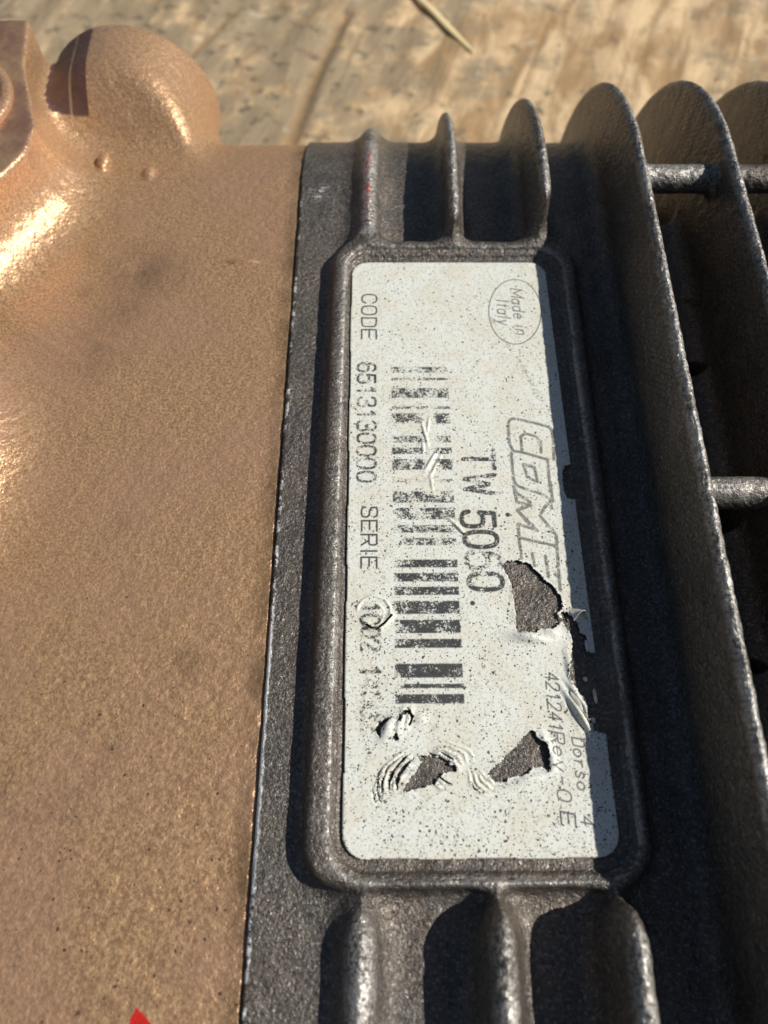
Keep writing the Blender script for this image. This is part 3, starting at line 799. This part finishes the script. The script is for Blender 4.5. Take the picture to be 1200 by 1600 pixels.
def strip(name, rows, mat, parent):
    """a small curled sheet from rows of points"""
    R = np.array(rows, float); a, b = R.shape[:2]
    I = np.arange(a * b).reshape(a, b)
    Q = np.stack([I[:-1, :-1], I[1:, :-1], I[1:, 1:], I[:-1, 1:]], -1).reshape(-1, 4)
    o = mesh_obj(name, R.reshape(-1, 3), Q, mat, parent)
    m = o.modifiers.new("smooth", 'SUBSURF'); m.levels = m.render_levels = 2
    s = o.modifiers.new("thickness", 'SOLIDIFY'); s.thickness = 0.1 * MM
    return o
# the curl at the right of the big tear, the lip below it, shreds along the torn edge
strip("curled_flap", [[(14.6, -17.6, .2), (15.6, -17.1, .3), (16.7, -17.0, .3), (17.6, -17.3, .2)],
                      [(15.0, -18.2, .5), (15.9, -17.6, .9), (16.8, -17.5, 1.0), (17.7, -17.9, .6)],
                      [(15.5, -18.9, .6), (16.3, -18.0, 1.5), (17.0, -17.9, 1.4), (17.6, -18.6, .7)],
                      [(15.2, -19.6, .2), (16.2, -18.1, 1.7), (17.3, -17.8, 1.8), (17.9, -19.3, .5)]], MAT_FLAP, label)
strip("curled_flap", [[(13.6, -29.2, .3), (14.6, -30.3, .9), (15.6, -30.9, .5)], [(13.5, -30.3, .7), (14.7, -31.3, 1.5), (15.9, -31.9, .7)],
                      [(13.9, -31.8, .5), (15.0, -32.7, 1.2), (15.9, -32.9, .5)]], MAT_FLAP, label)
for px, py, sx, sy in ((17.3, -30.2, .25, 1.2), (16.2, -27.8, .3, .4), (17.0, -22.9, .22, 1.0), (16.6, -33.6, .3, .5)):
    strip("vinyl_shred", [[(px - sx, py + sy, .0), (px + sx, py + sy * .8, .05)], [(px - sx * 1.4, py, .12), (px + sx * .8, py, .16)],
                          [(px - sx * .5, py - sy, .02), (px + sx, py - sy * .9, .05)]], MAT_FLAP, label)

# ---------------------------------------------------------------- wooden surface under the pump
WZ = -80.0
h = 1.5
wx = np.arange(-330, 330.1, h); wy = np.arange(-180, 480.1, h)
X, Y = np.meshgrid(wx, wy, indexing='ij')
ca, sa = math.cos(WOOD_ANG), math.sin(WOOD_ANG)
U, Vv = X * ca + Y * sa, Y * ca - X * sa
Zw = WZ + 0.5 * np.sin(Vv * 0.11 + np.sin(U * .01) * 2) + 0.25 * np.sin(Vv * 0.43 + 1.3 * np.sin(U * 0.02))
crack = np.zeros(X.shape)
for (x0, y0), (x1, y1), wdt, dep in WCRACKS:
    pts = [(x0 + (x1 - x0) * t + 0.7 * math.sin(7 * t + x0), y0 + (y1 - y0) * t) for t in np.linspace(0, 1, 9)]
    d = seg_dist(pts, None, X, Y)
    cvr = np.clip(1 - d / wdt, 0, 1)
    crack = np.maximum(crack, cvr); Zw -= dep * cvr
I = np.arange(X.size).reshape(X.shape)
Q = np.stack([I[:-1, :-1], I[1:, :-1], I[1:, 1:], I[:-1, 1:]], -1).reshape(-1, 4)
wood = mesh_obj("wooden_tabletop", np.stack([X, Y, Zw], -1).reshape(-1, 3), Q, MAT_WOOD, attrs={"crack": crack.ravel()})
wood["kind"] = "structure"
wood["label"] = "weathered tan wooden surface under the pump"

# a pale splinter lying on the wood
sp = []
p0, p1 = SPLINTER
for i, t in enumerate(np.linspace(0, 1, 12)):
    r = 1.5 * (0.35 + math.sin(math.pi * min(1, t * .8 + .15))) * (1 if i not in (0, 11) else .3)
    cx, cy = p0[0] + (p1[0] - p0[0]) * t + 1.2 * math.sin(5 * t), p0[1] + (p1[1] - p0[1]) * t + .8 * math.sin(8 * t + 1)
    sp.append([(cx + r * .8 * math.cos(a) * .7, cy + r * math.cos(a) * .7, WZ + 0.9 + r * .3 * math.sin(a)) for a in np.linspace(0, 2 * math.pi, 7)])
R = np.array(sp); a, b = R.shape[:2]
I = np.arange(a * b).reshape(a, b)
Q = np.stack([I[:-1, :-1], I[1:, :-1], I[1:, 1:], I[:-1, 1:]], -1).reshape(-1, 4)
spl = mesh_obj("wood_splinter", R.reshape(-1, 3), Q, MAT_SPLINTER)
spl["label"] = "pale yellow wood splinter lying on the wooden surface behind the fins"
spl["category"] = "splinter"
